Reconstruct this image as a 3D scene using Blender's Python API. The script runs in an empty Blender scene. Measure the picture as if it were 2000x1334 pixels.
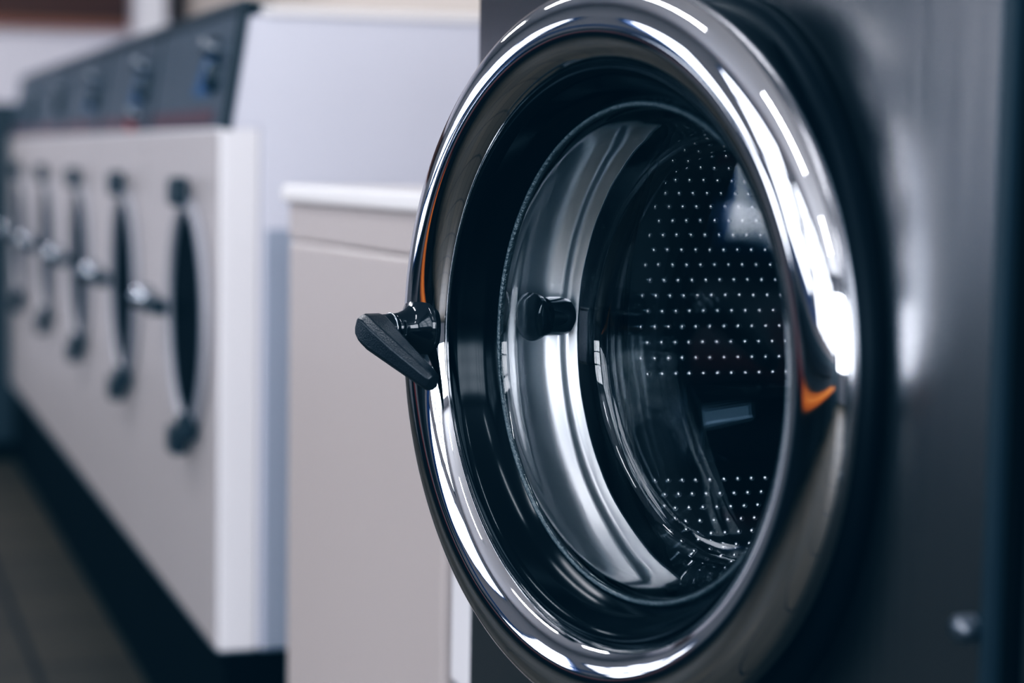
import bpy, bmesh, math, random
from mathutils import Vector, Matrix

# ---------------------------------------------------------------- basics
S = 0.85            # plan units -> metres
ZF = 1.05           # floor lies 1.05 plan units under the camera
COL = bpy.context.scene.collection
pi = math.pi
def W(x, y, z): return Vector((x*S, y*S, (z+ZF)*S))

def nt(m):
    m.use_nodes = True
    return m.node_tree.nodes, m.node_tree.links
def mat(name, col, rough=.5, metal=0., bump=0., bscale=60., var=0., vscale=4., spec=.5, coat=0., aniso=0.,
        stretch=(1, 1, 1), rvar=0.):
    m = bpy.data.materials.new(name); N, L = nt(m)
    b = N['Principled BSDF']
    b.inputs['Base Color'].default_value = (*col, 1)
    b.inputs['Roughness'].default_value = rough
    b.inputs['Metallic'].default_value = metal
    b.inputs['Specular IOR Level'].default_value = spec
    b.inputs['Coat Weight'].default_value = coat
    b.inputs['Coat Roughness'].default_value = .08
    tc = N.new('ShaderNodeTexCoord'); mp = N.new('ShaderNodeMapping')
    mp.inputs['Scale'].default_value = stretch
    L.new(tc.outputs['Object'], mp.inputs['Vector'])
    if var > 0:
        t = N.new('ShaderNodeTexNoise'); t.inputs['Scale'].default_value = vscale; t.inputs['Detail'].default_value = 3
        L.new(mp.outputs[0], t.inputs['Vector'])
        r = N.new('ShaderNodeMapRange'); r.inputs[3].default_value = 1-var; r.inputs[4].default_value = 1+var
        L.new(t.outputs[0], r.inputs[0])
        x = N.new('ShaderNodeVectorMath'); x.operation = 'SCALE'; x.inputs[0].default_value = col
        L.new(r.outputs[0], x.inputs['Scale']); L.new(x.outputs[0], b.inputs['Base Color'])
    if rvar > 0:
        t = N.new('ShaderNodeTexNoise'); t.inputs['Scale'].default_value = vscale*3; t.inputs['Detail'].default_value = 4
        L.new(mp.outputs[0], t.inputs['Vector'])
        r = N.new('ShaderNodeMapRange'); r.inputs[3].default_value = max(0, rough-rvar); r.inputs[4].default_value = rough+rvar
        L.new(t.outputs[0], r.inputs[0]); L.new(r.outputs[0], b.inputs['Roughness'])
    if bump > 0:
        t = N.new('ShaderNodeTexNoise'); t.inputs['Scale'].default_value = bscale; t.inputs['Detail'].default_value = 3
        L.new(mp.outputs[0], t.inputs['Vector'])
        bp = N.new('ShaderNodeBump'); bp.inputs['Strength'].default_value = bump; bp.inputs['Distance'].default_value = .004
        L.new(t.outputs[0], bp.inputs['Height']); L.new(bp.outputs[0], b.inputs['Normal'])
    return m

M = {}
M['chrome'] = mat('chrome', (.66, .67, .69), .035, 1, bump=.01, bscale=5, rvar=.02, vscale=3)
M['steel'] = mat('brushed_steel', (.30, .298, .305), .25, 1, bump=.05, bscale=90, var=.06, vscale=6, stretch=(1, 1, .04))
M['liner'] = mat('polished_steel', (.92, .91, .93), .36, 1, bump=.06, bscale=14, var=.08, vscale=10)
M['drum'] = mat('drum_steel', (.16, .18, .20), .36, 1, var=.2, vscale=9)
M['dimple'] = mat('drum_dimple', (.95, .95, .97), .18, 1, var=.05)
M['black_rubber'] = mat('black_rubber', (.002, .003, .004), .14, 0, bump=.05, bscale=14, rvar=.06, spec=.16)
M['seal'] = mat('black_seal', (.003, .004, .006), .45, 0, var=.1, spec=.15)
M['black_matte'] = mat('black_matte', (.003, .004, .005), .7, 0, var=.3, spec=.1)
M['black_plastic'] = mat('black_plastic', (.012, .013, .016), .34, 0, bump=.10, bscale=900, spec=.5)
M['black_gloss'] = mat('black_gloss', (.008, .009, .011), .10, 0, var=.1)
M['bolt'] = mat('bolt_plastic', (.02, .024, .028), .12, 0, var=.1, coat=.5)
M['rib'] = mat('drum_rib', (.05, .06, .07), .3, 1, var=.1)
M['white_front'] = mat('white_enamel_front', (.86, .85, .88), .30, 0, var=.015, vscale=2, spec=.5)
M['front_shade'] = mat('shaded_white_face', (.49, .455, .45), .36, 0.0, var=.03, vscale=3, spec=.5)  # white front toned down to grey, its dimmer light put into the colour
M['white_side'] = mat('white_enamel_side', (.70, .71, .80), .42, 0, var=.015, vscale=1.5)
M['side_shade'] = mat('shaded_side_enamel', (.36, .40, .48), .4, 0, var=.03)  # white side darkened to blue-grey: shade beside the beige machine, as colour
M['beige'] = mat('beige_enamel', (.54, .485, .465), .28, 0, var=.02, vscale=2, spec=.6)
M['white_top'] = mat('white_laminate', (.90, .88, .88), .35, 0, var=.01)
M['panel_grey'] = mat('control_panel_grey', (.085, .10, .12), .45, 0, var=.12, vscale=5, spec=.3)
M['panel_edge'] = mat('dark_trim', (.02, .03, .038), .4, 0, var=.1)
M['blue'] = mat('blue_label', (.03, .10, .22), .4, 0, var=.1)
M['red'] = mat('red_label', (.30, .06, .05), .45, 0, var=.1)
M['maroon'] = mat('maroon_strip', (.10, .05, .06), .45, 0, var=.1)
M['door_ring'] = mat('grey_door_ring', (.36, .355, .38), .5, 0, var=.05)
M['door_glass'] = mat('dark_door_glass', (.004, .006, .008), .6, 0, var=.1, spec=.05)
M['knob'] = mat('bright_knob', (.45, .48, .52), .22, 1, var=.02)
M['knob_dull'] = mat('dull_knob', (.17, .18, .20), .3, .8, var=.02)
M['floor'] = mat('floor_tile', (.05, .044, .038), .5, 0, spec=.2)
M['wall'] = mat('cream_wall', (.72, .64, .57), .75, 0, bump=.1, bscale=80, var=.03)
M['wall_white'] = mat('lavender_wall', (.80, .79, .86), .75, 0, bump=.1, bscale=80, var=.03)
M['wall_opp'] = mat('grey_wall', (.30, .295, .31), .7, 0, bump=.1, bscale=80, var=.04)
M['ceiling'] = mat('ceiling_paint', (.62, .62, .64), .8, 0, var=.02)
M['wood'] = mat('brown_wood', (.10, .035, .016), .5, 0, var=.5, vscale=3, stretch=(1, .3, 4))
M['wood_light'] = mat('orange_brown_wood', (.30, .13, .07), .5, 0, var=.3, vscale=3)
M['slate'] = mat('slate_enamel', (.045, .058, .068), .5, 0, var=.1)
M['orange'] = mat('orange_laminate', (.85, .28, .05), .4, 0, var=.08)
M['blue_frame'] = mat('blue_frame', (.02, .07, .22), .4, 0, var=.05)
M['dark_frame'] = mat('dark_frame', (.015, .02, .028), .5, 0, var=.05)
M['pillar'] = mat('white_pillar', (.9, .9, .95), .5, 0, var=.01)
# floor tiles
def tile_floor():
    m = M['floor']; N, L = nt(m); b = N['Principled BSDF']
    tc = N.new('ShaderNodeTexCoord'); br = N.new('ShaderNodeTexBrick')
    br.offset = 0; br.inputs['Scale'].default_value = 1.0
    br.inputs['Brick Width'].default_value = .33; br.inputs['Row Height'].default_value = .33
    br.inputs['Mortar Size'].default_value = .006
    br.inputs['Color1'].default_value = (.085, .066, .046, 1); br.inputs['Color2'].default_value = (.068, .054, .039, 1)
    br.inputs['Mortar'].default_value = (.02, .014, .012, 1)
    L.new(tc.outputs['Object'], br.inputs['Vector']); L.new(br.outputs['Color'], b.inputs['Base Color'])
tile_floor()
def glass_mat():
    m = bpy.data.materials.new('door_glass_clear'); N, L = nt(m); b = N['Principled BSDF']
    b.inputs['Base Color'].default_value = (.93, .96, .97, 1)
    b.inputs['Transmission Weight'].default_value = 1; b.inputs['Roughness'].default_value = 0.0
    b.inputs['IOR'].default_value = 1.48
    t = N.new('ShaderNodeTexNoise'); t.inputs['Scale'].default_value = 9; t.inputs['Detail'].default_value = 1
    tc = N.new('ShaderNodeTexCoord'); L.new(tc.outputs['Object'], t.inputs['Vector'])
    bp = N.new('ShaderNodeBump'); bp.inputs['Strength'].default_value = .10; bp.inputs['Distance'].default_value = .01
    L.new(t.outputs[0], bp.inputs['Height']); L.new(bp.outputs[0], b.inputs['Normal'])
    return m
M['glass'] = glass_mat()
def emit(name, col, st):
    m = bpy.data.materials.new(name); N, L = nt(m); b = N['Principled BSDF']
    b.inputs['Base Color'].default_value = (*col, 1)
    b.inputs['Emission Color'].default_value = (*col, 1); b.inputs['Emission Strength'].default_value = st
    t = N.new('ShaderNodeTexNoise'); t.inputs['Scale'].default_value = 3
    r = N.new('ShaderNodeMapRange'); r.inputs[3].default_value = st*.8; r.inputs[4].default_value = st*1.2
    L.new(t.outputs[0], r.inputs[0]); L.new(r.outputs[0], b.inputs['Emission Strength'])
    return m

# ---------------------------------------------------------------- mesh helpers (plan units; scaled by S at linking)
def obj(name, bm, m, parent=None, loc=None, rot=None, smooth=False, bevel=0., auto=None):
    me = bpy.data.meshes.new(name)
    bmesh.ops.recalc_face_normals(bm, faces=bm.faces)
    bmesh.ops.scale(bm, vec=(S, S, S), verts=bm.verts)
    if smooth:
        for f in bm.faces: f.smooth = True
    bm.to_mesh(me); bm.free()
    o = bpy.data.objects.new(name, me); COL.objects.link(o)
    for k in (m if isinstance(m, list) else [m]): me.materials.append(k)
    if loc is not None: o.location = loc
    if rot is not None: o.rotation_euler = rot
    if parent: o.parent = parent
    if auto:
        me.set_sharp_from_angle(angle=math.radians(auto))
    if bevel:
        b = o.modifiers.new('bevel', 'BEVEL'); b.width = bevel*S; b.segments = 3; b.limit_method = 'ANGLE'
    return o
def empty(name, loc, rz=0):
    o = bpy.data.objects.new(name, None); COL.objects.link(o); o.location = loc; o.rotation_euler = (0, 0, rz)
    o.empty_display_size = .1
    return o
def tag(o, label, cat, group=None):
    o['label'] = label; o['category'] = cat
    if group: o['group'] = group
    return o
def struct(o): o['kind'] = 'structure'; return o

def add_box(bm, x0, x1, y0, y1, z0, z1, mi=0):
    v = [bm.verts.new(p) for p in ((x0, y0, z0), (x1, y0, z0), (x1, y1, z0), (x0, y1, z0), (x0, y0, z1), (x1, y0, z1), (x1, y1, z1), (x0, y1, z1))]
    for q in ((0, 3, 2, 1), (4, 5, 6, 7), (0, 1, 5, 4), (1, 2, 6, 5), (2, 3, 7, 6), (3, 0, 4, 7)):
        f = bm.faces.new([v[i] for i in q]); f.material_index = mi
def box(*a):
    bm = bmesh.new(); add_box(bm, *a); return bm
def prism_x(poly, x0, x1):   # poly in (y,z)
    bm = bmesh.new()
    a = [bm.verts.new((x0, y, z)) for y, z in poly]; b = [bm.verts.new((x1, y, z)) for y, z in poly]
    bm.faces.new(a); bm.faces.new(b[::-1]); n = len(poly)
    for i in range(n): bm.faces.new((a[i], b[i], b[(i+1) % n], a[(i+1) % n]))
    return bm
def lathe(prof, n=96, closed=False, bm=None, mi=0, ctr=(0, 0), arc=None):
    """revolve (radius, depth) about local Y; depth is outward = -Y"""
    bm = bm or bmesh.new()
    rings = []
    for k in range(n):
        a = 2*pi*k/n
        rings.append([bm.verts.new((ctr[0]+r*math.cos(a), -d, ctr[1]+r*math.sin(a))) for r, d in prof])
    m = len(prof)
    for k in range(n):
        A, B = rings[k], rings[(k+1) % n]
        for i in range(m if closed else m-1):
            j = (i+1) % m
            try:
                f = bm.faces.new((A[i], A[j], B[j], B[i])); f.material_index = mi; f.smooth = True
            except ValueError: pass
    if not closed:
        for i in (0, m-1):
            if prof[i][0] < 1e-3:
                bmesh.ops.pointmerge(bm, verts=[R_[i] for R_ in rings], merge_co=(ctr[0], -prof[i][1], ctr[1]))
    return bm
def disc_cap(bm, r, d, n=96, mi=0):
    vs = [bm.verts.new((r*math.cos(2*pi*k/n), -d, r*math.sin(2*pi*k/n))) for k in range(n)]
    f = bm.faces.new(vs); f.material_index = mi

# ---------------------------------------------------------------- camera
f_px, ro, th, ph = 4086., .01662, .0882, .3163
F = Vector((-math.cos(ph)*math.cos(th), math.sin(ph)*math.cos(th), -math.sin(th)))
Rt = Vector((math.sin(ph), math.cos(ph), 0)); U = Rt.cross(F)
c_, s_ = math.cos(ro), math.sin(ro)
Rt, U = c_*Rt+s_*U, -s_*Rt+c_*U
cam = bpy.data.cameras.new('camera'); co = bpy.data.objects.new('camera', cam); COL.objects.link(co)
mw = Matrix((Rt, U, -F)).transposed().to_4x4(); mw.translation = W(0, 0, 0)
co.matrix_world = mw
cam.sensor_width = 36; cam.lens = 36*f_px/2000
cam.clip_start = .05; cam.clip_end = 60
cam.dof.use_dof = True; cam.dof.focus_distance = 1.56*S; cam.dof.aperture_fstop = 4.0
bpy.context.scene.camera = co

# ---------------------------------------------------------------- stainless washer with the open round door
PX0, PX1, PY, CX, CZ = -1.879, -.938, .578, -1.318, -.133
sw = empty('stainless_washer', W(CX, PY, -ZF))
tag(sw, 'brushed stainless washer with big chrome porthole door ajar, in the foreground', 'washing machine')
zc = CZ+ZF
def L_(x, y, z): return (x-CX, y-PY, z+ZF)
# cabinet: front sheet with a round opening, sides, top
bm = bmesh.new(); n = 96; ro_ = .206
ztop = .40+ZF; xl, xr = PX0-CX, PX1-CX
circ = [bm.verts.new((ro_*math.cos(2*pi*k/n), 0, zc+ro_*math.sin(2*pi*k/n))) for k in range(n)]
def rect_pt(a):
    dx, dz = math.cos(a), math.sin(a); t = 1e9
    if dx > 1e-9: t = min(t, xr/dx)
    if dx < -1e-9: t = min(t, xl/dx)
    if dz > 1e-9: t = min(t, (ztop-zc)/dz)
    if dz < -1e-9: t = min(t, (.16-zc)/dz)
    return (dx*t, 0, zc+dz*t)
rim = [bm.verts.new(rect_pt(2*pi*k/n)) for k in range(n)]
for k in range(n): bm.faces.new((circ[k], rim[k], rim[(k+1) % n], circ[(k+1) % n]))
# corners
for cx, cz in ((xr, ztop), (xl, ztop), (xl, .16), (xr, .16)):
    a = math.atan2(cz-zc, cx) % (2*pi); k = int(a/(2*pi)*n)
    bm.faces.new((rim[k], bm.verts.new((cx, 0, cz)), rim[(k+1) % n]))
D_ = .80
for x in (xl, xr):
    bm.faces.new([bm.verts.new(p) for p in ((x, 0, .16), (x, D_, .16), (x, D_, ztop), (x, 0, ztop))])
bm.faces.new([bm.verts.new(p) for p in ((xl, 0, ztop), (xr, 0, ztop), (xr, D_, ztop), (xl, D_, ztop))])
bm.faces.new([bm.verts.new(p) for p in ((xl, D_, .16), (xr, D_, .16), (xr, D_, ztop), (xl, D_, ztop))])
bm.faces.new([bm.verts.new(p) for p in ((xl, 0, .16), (xr, 0, .16), (xr, D_, .16), (xl, D_, .16))])
obj('cabinet', bm, M['steel'], sw)
obj('plinth', box(xl+.01, xr-.01, .03, D_-.02, 0, .16), M['black_matte'], sw)
# vertical edge fold at both sides of the front sheet
obj('edge_trim', box(xr-.012, xr, -.006, -.0005, .17, ztop), M['panel_edge'], sw)
# black seal round the opening
prof = [(.244, 0.0005), (.243, .010), (.236, .016), (.222, .016), (.209, .008), (.203, -.004), (.203, -.012), (.2045, -.012), (.2052, .0)]
o = obj('opening_seal', lathe(prof, 128, True), M['seal'], sw, loc=(0, 0, zc*S))
# service latch low at the right edge
bm = lathe([(.0005, .012), (.006, .0115), (.0075, .009), (.0075, .0)], 32)
lt = obj('service_latch', bm, M['knob_dull'], sw, loc=(L_(-.965, 0, 0)[0]*S, -.001, (-.246+ZF)*S), smooth=True)
# drum
DR, DY0, DY1 = .224, .016, .46
dr = lathe([(.202, -DY0), (.214, -DY0-.001), (DR, -DY0-.010), (DR, -DY1+.02), (DR-.02, -DY1), (.0005, -DY1-.01)], 128)
# rows of raised dimples on the wall
def dimple(bm, P, nrm, r, mi):
    nrm = nrm.normalized(); t = nrm.orthogonal().normalized(); b = nrm.cross(t)
    k = 8; rings = []
    for rr, hh in ((1, 0), (.72, .62), ):
        rings.append([bm.verts.new(P+(t*math.cos(2*pi*i/k)+b*math.sin(2*pi*i/k))*r*rr+nrm*r*hh) for i in range(k)])
    top = bm.verts.new(P+nrm*r*.9)
    for i in range(k):
        j = (i+1) % k
        f = bm.faces.new((rings[0][i], rings[0][j], rings[1][j], rings[1][i])); f.material_index = mi; f.smooth = True
        f = bm.faces.new((rings[1][i], rings[1][j], top)); f.material_index = mi; f.smooth = True
rows = 112
ribs = [math.radians(a) for a in (200, 320, 80)]
for i in range(rows):
    a = 2*pi*i/rows
    if any(abs((a-q+pi) % (2*pi)-pi) < .17 for q in ribs): continue
    nn = 34
    for j in range(nn):
        y = .036+(j+.5*(i % 2))*.0122
        if y > DY1-.02: continue
        P = Vector((DR*math.cos(a), y, DR*math.sin(a)))
        dimple(dr, P, Vector((-math.cos(a), 0, -math.sin(a))), .0026, 1)
# back plate dimples in rings
for q in range(3, 16):
    r = q*.0135; m_ = int(2*pi*r/.0135)
    for k in range(m_):
        a = 2*pi*(k+.5*(q % 2))/m_
        dimple(dr, Vector((r*math.cos(a), DY1+.004, r*math.sin(a))), Vector((0, -1, 0)), .0022, 1)
o = obj('drum', dr, [M['drum'], M['dimple']], sw, loc=(0, 0, zc*S))
for a in ribs:
    bm = bmesh.new()
    secs = []
    for y, s in ((.075, .45), (.11, 1), (.41, 1), (.44, .55)):
        ring = []
        for tt, h in ((-.034, 0), (-.022, .026), (-.008, .046), (.008, .046), (.022, .026), (.034, 0)):
            rr = DR-.001-h*s
            ring.append(bm.verts.new((rr*math.cos(a)-tt*math.sin(a), y, rr*math.sin(a)+tt*math.cos(a))))
        secs.append(ring)
    for A, B in zip(secs, secs[1:]):
        for i in range(5): bm.faces.new((A[i], A[i+1], B[i+1], B[i]))
    bm.faces.new(secs[0]); bm.faces.new(secs[-1][::-1])
    lf = obj('drum_lifter', bm, M['rib'], sw, loc=(0, 0, zc*S), bevel=.004)
    if a == ribs[0]:
        sb = lathe([(.0005, .004), (.004, .003), (.0055, 0)], 16)
        so = obj('screw', sb, M['dimple'], lf, smooth=True)
        rr = DR-.046
        so.location = Vector((rr*math.cos(a), .22, rr*math.sin(a)))*S
        so.rotation_euler = (0, 0, pi/2)
# lock housing on the left of the opening
obj('lock_housing', box(-.232, -.196, -.022, -.0005, zc-.028, zc+.018), M['black_gloss'], sw, bevel=.003)

# --- door
YAW = .2689
Cn = (CX, .4964, CZ)
door = obj('door', lathe([(.25-.0273+.0273*math.cos(t), .0193*math.sin(t)) for t in [2*pi*k/48 for k in range(48)]], 256, True),
           M['chrome'], sw, loc=((Cn[0]-CX)*S, (Cn[1]-PY)*S, (Cn[2]+ZF)*S), rot=(0, 0, YAW))
door['label'] = 'chrome ring door with handle'
# rear skirt of the ring
obj('door_back', lathe([(.243, -.008), (.244, -.03), (.236, -.036), (.205, -.036), (.198, -.030), (.198, -.012)], 192), M['seal'], door, smooth=False)
# black glass retaining gasket
g = [(.1985, -.004), (.196, .003), (.191, .003), (.187, -.004), (.184, -.014), (.178, -.022), (.1725, -.0265), (.1705, -.031), (.178, -.034), (.199, -.03)]
obj('gasket', lathe(g, 192, True), M['black_rubber'], door)
# glass bowl
out_ = [(.1712, -.0285), (.1700, -.040), (.1672, -.060), (.1655, -.078), (.1625, -.095), (.1600, -.106), (.1565, -.1125), (.150, -.1158), (.143, -.1168), (.10, -.1178), (.05, -.1184), (.0005, -.1186)]
in_ = [(.0005, -.1126), (.05, -.1124), (.10, -.1118), (.138, -.1106), (.146, -.1090), (.1515, -.1045), (.1540, -.096), (.1562, -.083), (.1588, -.066), (.1622, -.048), (.1650, -.034), (.1672, -.0275), (.1692, -.0258), (.1706, -.0266)]
bmg = lathe(out_, 256)
lathe(in_+[(.1712, -.0285)], 256, bm=bmg)
bmesh.ops.remove_doubles(bmg, verts=bmg.verts, dist=1e-5)
# pressed glass is never quite round: slow ripples in its wall
for v in bmg.verts:
    r_ = math.hypot(v.co.x, v.co.z)
    if r_ > .12:
        a_ = math.atan2(v.co.z, v.co.x)
        k_ = 1+.0016*math.sin(5*a_+v.co.y*60)+.0010*math.sin(11*a_+1.3-v.co.y*90)+.0007*math.sin(23*a_+v.co.y*150)
        v.co.x *= k_; v.co.z *= k_
# close ring between outer start and inner end
obj('glass_bowl', bmg, M['glass'], door)
# bright rim of the glass where it is ground
obj('glass_rim', lathe([(.1722, -.0275), (.1708, -.0252), (.1690, -.0252), (.1680, -.0275), (.1690, -.030), (.1712, -.030)], 192, True), mat('ground_glass', (.10, .12, .13), .35, .2, bump=.6, bscale=400, var=.5, vscale=200), door)
# pressed steel liner behind the glass
lp = [(.184, -.036), (.190, -.040), (.1955, -.047), (.1965, -.053), (.1930, -.057), (.1925, -.060), (.1955, -.064), (.1975, -.070), (.1975, -.083), (.1950, -.090), (.1905, -.093), (.1890, -.096), (.1895, -.0985), (.1870, -.102), (.182, -.1045), (.1815, -.1065), (.186, -.108), (.200, -.097), (.202, -.06), (.199, -.036)]
obj('inner_liner', lathe(lp, 192, True), M['liner'], door)
# handle (left end of the horizontal diameter)
hx, hz, hd = -.2195, .003, .0165
def hlathe(prof, n=48): return lathe(prof, n)
esc = hlathe([(.0005, .020), (.0108, .020), (.0112, .016), (.0130, .010), (.0165, .0045), (.0225, .0005), (.0250, -.002), (.025, -.007)], 64)
obj('handle_base', esc, M['black_gloss'], door, loc=(hx*S, -hd*S, hz*S), smooth=True)
sh = hlathe([(.0005, .036), (.0104, .036), (.0106, .022), (.0110, .0215), (.0112, .021), (.0112, .0195), (.0005, .0195)], 48)
obj('handle_shaft', sh, M['black_gloss'], door, loc=(hx*S, -hd*S, hz*S), smooth=True, auto=40)
rg = hlathe([(.0108, .0226), (.0116, .0223), (.0116, .0217), (.0108, .0214)], 48)
obj('handle_collar', rg, M['knob'], door, loc=(hx*S, -hd*S, hz*S), smooth=True)
# lever: lofted tapered bar from the hub, down to the right
bm = bmesh.new()
p0 = Vector((0, 0)); p1 = Vector((.073, -.0325)); dirv = (p1-p0).normalized(); nv = Vector((-dirv.y, dirv.x))
secs = []
for t, hw, y0, y1 in ((-.155, .0030, .032, .043), (-.135, .0070, .028, .0465), (-.08, .0106, .026, .048), (0, .0122, .025, .0485), (.12, .0119, .025, .0485), (.5, .0099, .0245, .0435), (.9, .0078, .023, .0370), (.985, .0072, .0235, .0355), (1.02, .0058, .0255, .034)):
    c = p0+(p1-p0)*t
    ring = []
    ch = min(hw*.45, .0045)
    for a, b in ((-hw+ch, y0), (hw-ch, y0), (hw, y0+ch), (hw, y1-ch), (hw-ch, y1), (-hw+ch, y1), (-hw, y1-ch), (-hw, y0+ch)):
        q = c+nv*a; ring.append(bm.verts.new((q.x, -b, q.y)))
    secs.append(ring)
for A, B in zip(secs, secs[1:]):
    for i in range(8): bm.faces.new((A[i], A[(i+1) % 8], B[(i+1) % 8], B[i]))
bm.faces.new(secs[0]); bm.faces.new(secs[-1][::-1])
obj('handle_lever', bm, M['black_plastic'], door, loc=(hx*S, -hd*S, (hz-.001)*S), smooth=True, auto=32, bevel=.0010)
# latch bolt on the back, seen through the bowl
bt = lathe([(.0005, -.092), (.011, -.0915), (.0145, -.088), (.0152, -.082), (.0152, -.069), (.0115, -.0675), (.0115, -.064), (.018, -.0625), (.0188, -.060), (.0188, -.058), (.013, -.055), (.0005, -.055)], 48)
obj('latch_bolt', bt, M['bolt'], door, loc=(-.1795*S, .003*S, .012*S), smooth=True, auto=40)
# hinge block at the right
hb = obj('hinge', box(.238, .262, .016, .05, -.05, .05), M['black_plastic'], door, bevel=.004)

# white side cover on the left flank
obj('side_cover', box(L_(-1.945, 0, 0)[0], xl-.0005, .0, .60, -.515+ZF, -.07+ZF), M['white_front'], sw, bevel=.004)

# ---------------------------------------------------------------- neighbour stainless cabinet at the right edge
nb = empty('stainless_washer', W(-.47, PY, -ZF))
tag(nb, 'edge of a second stainless washer at the far right, beyond the narrow gap', 'washing machine')
obj('cabinet', box(-.452, .47, 0, .80, .16, 1.45), M['steel'], nb, bevel=.006)
obj('plinth', box(-.44, .46, .03, .78, 0, .16), M['black_matte'], nb)
obj('door', lathe([(.25-.0273+.0273*math.cos(t), .0193*math.sin(t)) for t in [2*pi*k/24 for k in range(24)]], 96, True), M['chrome'], nb, loc=(.06*S, -.03*S, zc*S))
obj('porthole', lathe([(.20, .02), (.15, .035), (.0005, .04)], 64), M['door_glass'], nb, loc=(.06*S, -.03*S, zc*S))

# ---------------------------------------------------------------- row of white washers
RW, RX = .79, -3.245
def white_washer(xr_, k, label, sticker=True, token=False, dead=False):
    t = empty('white_washer', W(xr_-RW/2, PY, -ZF)); tag(t, label, 'washing machine', 'white washers standing in a row')
    h = RW/2-.003
    zb, zs, zt = .256, 1.087, 1.280
    poly = [(.067, zb), (.055, zs), (.062, zs+.005), (.084, zt-.005), (.90, zt-.005), (.90, zb)]
    obj('cabinet', prism_x([(.067, zb), (.067, zs-.001), (.012, zs-.001), (.042, zt-.018), (.90, zt-.018), (.90, zb)], -h, h), M['white_side'], t, bevel=.004)
    obj('front_panel', box(-h, h, .002, .066, zb, zs), M['white_front'], t, bevel=.006)
    if k == 0: obj('side_shade_sheet', box(h-.004, h+.0015, .075, .88, zb+.003, .93), M['side_shade'], t, bevel=.001)  # added thin sheet, its colour paints the shade low on the side
    obj('front_shade_sheet', box(-h+.004, h-.004, -.002, .0015, zb+.006, zs-.004), M['front_shade'], t)  # thin sheet over the white front, painted in its shaded grey
    obj('lid', box(-h, h+(.008 if k == 0 else 0), .066, .90, zt-.018, zt-.004), M['white_top'], t, bevel=.004)
    obj('plinth', box(-h-.002, h, .012, .86, 0, zb-.0005), M['black_matte'], t)
    # sloping control panel
    cp = obj('control_panel', box(-h+.004, h-.004, -.006, .006, 0, .192), M['panel_grey'], t, loc=(0, .012*S, zs*S), rot=(-.155, 0, 0), bevel=.002)
    obj('panel_trim', box(h-.010, h+.002, -.008, .008, -.002, .196), M['panel_edge'], cp)
    obj('panel_trim', box(-h+.004, h-.004, -.009, -.0062, .182, .194), M['panel_edge'], cp)
    obj('label_strip', box(-h+.03, h-.10, -.0085, -.0062, .004, .030), M['maroon'], cp)
    obj('top_trim', box(-h+.004, h+.001, -.007, .045, .1925, .202), M['panel_edge'], cp, bevel=.002)
    kx = h-.13
    kn = lathe([(.0005, .040), (.010, .038), (.015, .032), (.017, .02), (.017, .006)], 32)
    obj('knob', kn, M['knob_dull'], cp, loc=(kx*S, 0, .128*S), smooth=True)
    obj('button', lathe([(.0005, .024), (.022, .022), (.026, .006)], 32), M['panel_edge'], cp, loc=(kx*S, 0, .082*S), smooth=True)
    if sticker:
        bm = bmesh.new()
        a = [bm.verts.new(p) for p in ((kx-.20, -.0075, .055), (kx-.03, -.0075, .055), (kx-.03, -.0075, .140), (kx-.09, -.0075, .150))]
        bm.faces.new(a)
        r_ = bmesh.ops.extrude_face_region(bm, geom=bm.faces[:]); bmesh.ops.translate(bm, verts=[v for v in r_['geom'] if isinstance(v, bmesh.types.BMVert)], vec=(0, .0012, 0))
        obj('blue_sticker', bm, M['blue'], cp)
    if token:
        obj('token_slot', lathe([(.0005, .035), (.012, .032), (.016, .02), (.016, .006)], 24), M['knob_dull'], cp, loc=((kx-.02)*S, 0, .030*S), smooth=True)
        obj('red_sticker', box(kx-.17, kx-.05, -.0100, -.0088, .000, .034), M['red'], cp)
    # porthole door
    dz, dx = .775, RW/2-.25
    R0 = .200
    dn = obj('door', lathe([(R0, .0), (R0, .007), (R0-.006, .012), (R0-.02, .014), (.178, .013), (.173, .007), (.170, -.0005)], 64, True), M['door_ring'], t, loc=(dx*S, -.003*S, dz*S))
    obj('porthole_glass', lathe([(.172, .004), (.11, .002), (.06, .002), (.0005, .001)], 64), M['door_glass'], dn)
    for s in (1, -1):
        obj('hinge', box(-.030, .030, -.036, -.008, s*(R0+.008)-.024, s*(R0+.008)+.024), M['panel_edge'], dn, bevel=.008)
    obj('hinge_pin', box(.065, .105, -.034, -.006, -R0+.0, -R0+.045), M['panel_edge'], dn, bevel=.008)
    obj('handle', box(-R0-.075, -R0+.03, -.042, -.012, -.012, .014), M['panel_edge'], dn, bevel=.005)
    obj('handle_ball', lathe([(.0005, .030), (.014, .026), (.022, .012), (.022, -.006), (.012, -.018), (.0005, -.022)], 24), M['knob'], dn, loc=(-(R0+.085)*S, -.034*S, .012*S), smooth=True)
    return t
ords = ['white front-loading washer nearest the beige machine, its pale side panel fully visible',
        'second white washer from the beige machine, red sticker on its control panel',
        'third white washer from the beige machine, between its blue-stickered neighbours in the blurred row',
        'fourth white washer from the beige machine, deep in the blurred row',
        'farthest white washer of the row, next to the dark slate cabinet']
for k in range(5):
    white_washer(RX-k*RW, k, ords[k], sticker=(k < 3), token=(k == 1))

# slate cabinet at the end of the row
sc_ = empty('slate_cabinet', W(-7.94, .44, -ZF)); tag(sc_, 'tall dark slate cabinet at the far end of the white washer row', 'cabinet')
obj('body', box(-.72, .72, 0, .85, .05, 1.20), M['slate'], sc_, bevel=.01)
obj('cabinet_door', box(-.68, .68, -.012, -.0005, .10, 1.16), M['slate'], sc_, bevel=.004)
obj('base', box(-.70, .70, .03, .83, 0, .05), M['black_matte'], sc_)

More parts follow.
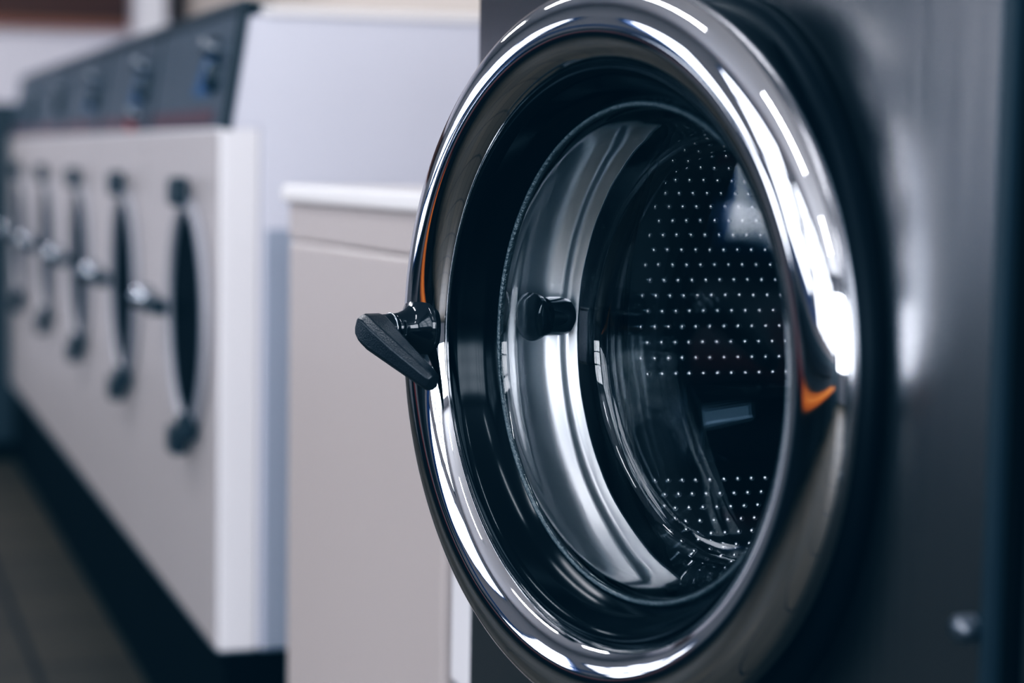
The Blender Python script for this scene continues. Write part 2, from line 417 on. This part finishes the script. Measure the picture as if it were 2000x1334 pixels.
# ---------------------------------------------------------------- beige machine
BY = .105
bx, by = -2.725, .578
bgm = empty('beige_washer', W(bx, by, -ZF), BY); tag(bgm, 'beige top-loading washer with a white lid, standing in the gap beside the stainless washer', 'washing machine')
BWd = .555; bt_ = 1.05-.060
obj('cabinet', box(0, BWd, 0, .62, .06, bt_-.055), M['beige'], bgm, bevel=.008)
obj('control_strip', box(.0, BWd, 0, .62, bt_-.054, bt_-.004), M['beige'], bgm, bevel=.004)
obj('lid', box(-.004, BWd+.004, -.010, .62, bt_-.004, bt_+.018), M['white_top'], bgm, bevel=.006)
obj('side_post', box(BWd+.006, BWd+.055, .01, .58, .06, bt_-.03), M['door_ring'], bgm, bevel=.003)
obj('plinth', box(.02, BWd-.02, .03, .60, 0, .06), M['black_matte'], bgm)

# ---------------------------------------------------------------- room shell
X0, X1, Y0, Y1, ZC = -10.1, 4.6, -3.2, 1.62, 2.3
struct(obj('floor', box(X0, X1, Y0, Y1, -.05, 0), M['floor'], loc=(0, 0, 0)))
struct(obj('ceiling', box(X0, X1, Y0, Y1, ZC+ZF, ZC+ZF+.05), M['ceiling']))
struct(obj('wall_back', box(X0, X1, Y1, Y1+.08, 0, ZC+ZF), M['wall']))
struct(obj('wall_left', box(X0-.08, X0, Y0, Y1, 0, ZF+.575), M['wall_white']))
struct(obj('trim_1', box(X0-.08, X0+.03, Y0, Y1, ZF+.60, ZF+1.15), M['wood']))
struct(obj('trim_3', box(X0-.08, X0+.06, Y0, 1.36, ZF+.565, ZF+.60), M['wood_light']))
struct(obj('wall_left_upper', box(X0-.08, X0, Y0, Y1, ZF+1.15, ZC+ZF), M['wall_white']))
pil = obj('trim_8', box(X0+.03, X0+.28, 1.365, 1.505, 0, ZC+ZF), M['pillar'], bevel=.01)
struct(pil)

# windows: light panes set in real openings, daylight lamps just outside
def window(n, axis, pos, a0, a1, z0, z1, frame, power, col):
    """axis 'y': opening in the front wall at y=pos spanning x a0..a1 ; axis 'x': end wall at x=pos spanning y"""
    t = .05
    bm = bmesh.new()
    def fb(u0, u1, v0, v1, d0=-.03, d1=.06):
        if axis == 'y': add_box(bm, u0, u1, pos+d0, pos+d1, v0+ZF, v1+ZF)
        else: add_box(bm, pos-d1, pos-d0, u0, u1, v0+ZF, v1+ZF)
    fb(a0, a1, z0, z0+t); fb(a0, a1, z1-t, z1); fb(a0, a0+t, z0, z1); fb(a1-t, a1, z0, z1)
    m_ = int((a1-a0)/.9)
    for k in range(1, m_+1 if m_ > 1 else 1):
        u = a0+(a1-a0)*k/(m_+1) if m_ else 0
        fb(u-.03, u+.03, z0, z1)
    if a1-a0 > 1.2:
        for fr_ in (.33, .66):
            v = z0+(z1-z0)*fr_; fb(a0, a1, v-.025, v+.025)
    struct(obj('window_%d' % n, bm, frame))
    la = bpy.data.lights.new('daylight', 'AREA'); la.shape = 'RECTANGLE'
    la.size = (a1-a0)*S; la.size_y = (z1-z0)*S; la.energy = power; la.color = col
    lo = bpy.data.objects.new('daylight', la); COL.objects.link(lo)
    if axis == 'y':
        lo.location = W((a0+a1)/2, pos-.05, (z0+z1)/2); lo.rotation_euler = (-pi/2, 0, pi)
        lo.rotation_euler = (pi/2, 0, 0)   # area emits along local -Z -> +Y
    else:
        lo.location = W(pos+.05, (a0+a1)/2, (z0+z1)/2); lo.rotation_euler = (pi/2, 0, pi/2)
    return lo
def wall_with_holes(name, axis, pos, a0, a1, holes, m, thick=.08):
    bm = bmesh.new()
    def wb(u0, u1, v0, v1):
        if u1-u0 < 1e-4 or v1-v0 < 1e-4: return
        if axis == 'y': add_box(bm, u0, u1, pos-thick, pos, v0, v1)
        else: add_box(bm, pos, pos+thick, u0, u1, v0, v1)
    u = a0
    for h0, h1, z0, z1 in holes:
        wb(u, h0, 0, ZC+ZF); wb(h0, h1, 0, z0+ZF); wb(h0, h1, z1+ZF, ZC+ZF); u = h1
    wb(u, a1, 0, ZC+ZF)
    struct(obj(name, bm, m))
DAY = (.86, .92, 1.)
holesY = [(-6.3, -4.43, -.31, .9), (-4.08, -3.4, -.31, .9), (-2.5, -.9, .1, 1.8), (-.3, 3.9, .0, 1.8)]
wall_with_holes('wall_right', 'y', Y0, X0, X1, holesY, M['wall_opp'])
wall_with_holes('wall_front', 'x', X1, Y0, Y1, [(-2.7, 1.0, -.3, 1.9)], M['wall_opp'])
struct(obj('trim_4', box(-5.2, -3.0, Y0+.001, Y0+.04, ZF-.43, ZF-.32), M['dark_frame']))
struct(obj('trim_5', box(-5.2, -3.0, Y0+.001, Y0+.06, ZF-.62, ZF-.55), M['red']))
struct(obj('trim_6', box(-5.2, -3.0, Y0+.001, Y0+.03, 0, ZF-.62), M['dark_frame']))
struct(obj('trim_7', box(-3.0, X1-.1, Y0+.001, Y0+.03, 0, ZF-.12), M['slate']))
struct(obj('trim_2', box(-7.5, -.5, Y0+.001, Y0+.03, ZF-.02, ZF+.09), M['blue_frame']))
E_ = [26, 14, 40, 100]
for i, (h, e) in enumerate(zip(holesY, E_)):
    window(i+1, 'y', Y0, *h, M['blue_frame'] if i < 3 else M['dark_frame'], e, DAY)
window(5, 'x', X1, -2.7, 1.0, -.3, 1.9, M['dark_frame'], 270, DAY)

# orange bench along the window wall
bn = empty('bench', W(-1.3, Y0+.35, -ZF)); tag(bn, 'long orange bench by the windows, mirrored in the chrome ring', 'bench')
obj('seat', box(-1.6, 3.6, -.22, .22, .47, .52), M['orange'], bn, bevel=.01)
obj('backrest', box(-1.6, 3.6, -.30, -.26, .66, .80), M['dark_frame'], bn, bevel=.01)
for x in (-1.4, .2, 1.8, 3.4):
    obj('leg', box(x-.03, x+.03, -.20, .20, 0, .47), M['dark_frame'], bn)
    obj('back_support', box(x-.02, x+.02, -.26, -.22, .47, .80), M['dark_frame'], bn)

# ceiling tube lights
def ceiling_light(x, y, ln, e, lab, e2=16):
    t = empty('ceiling_light', W(x, y, ZC-.001)); tag(t, lab, 'ceiling light', 'fluorescent ceiling lights')
    obj('housing', box(-ln/2, ln/2, -.09, .09, -.05, -.001), M['white_top'], t, bevel=.006)
    obj('tube', box(-ln/2+.03, ln/2-.03, -.05, .05, -.075, -.051), emit('tube_glow', (.9, .95, 1.), e), t, bevel=.008)
    la = bpy.data.lights.new('tube_lamp', 'AREA'); la.shape = 'RECTANGLE'; la.size = ln*S; la.size_y = .14*S; la.energy = e2; la.color = (.92, .95, 1.)
    lo = bpy.data.objects.new('tube_lamp', la); COL.objects.link(lo); lo.location = W(x, y, ZC-.09)
for i, (x, y) in enumerate(((-7.5, -.9), (-5.0, -.9), (-2.5, -.9), (0, -.9), (2.4, -.9))):
    ceiling_light(x, y, 1.4, 6, 'long white fluorescent ceiling fixture over the aisle, mirrored on the chrome', 60 if i == 0 else 16)

# ---------------------------------------------------------------- world and view
w = bpy.data.worlds.new('world'); bpy.context.scene.world = w; w.use_nodes = True
bg = w.node_tree.nodes['Background']; bg.inputs[0].default_value = (.55, .68, .9, 1); bg.inputs[1].default_value = .6
sc = bpy.context.scene
sc.view_settings.view_transform = 'Standard'
sc.view_settings.exposure = -.05
sc.view_settings.use_curve_mapping = True
cm = sc.view_settings.curve_mapping
def curve(i, pts):
    c = cm.curves[i]
    while len(c.points) < len(pts): c.points.new(.5, .5)
    for p, (x, y) in zip(c.points, pts): p.location = (x, y)
curve(0, [(0, 0), (.06, .018), (.25, .205), (.6, .60), (1, .98)])
curve(1, [(0, .003), (.06, .029), (.25, .212), (.6, .595), (1, .97)])
curve(2, [(0, .007), (.06, .038), (.25, .224), (.6, .61), (1, .99)])
cm.update()
sc.cycles.use_denoising = True
sc.cycles.max_bounces = 12
sc.cycles.transparent_max_bounces = 12
sc.cycles.sample_clamp_indirect = 6
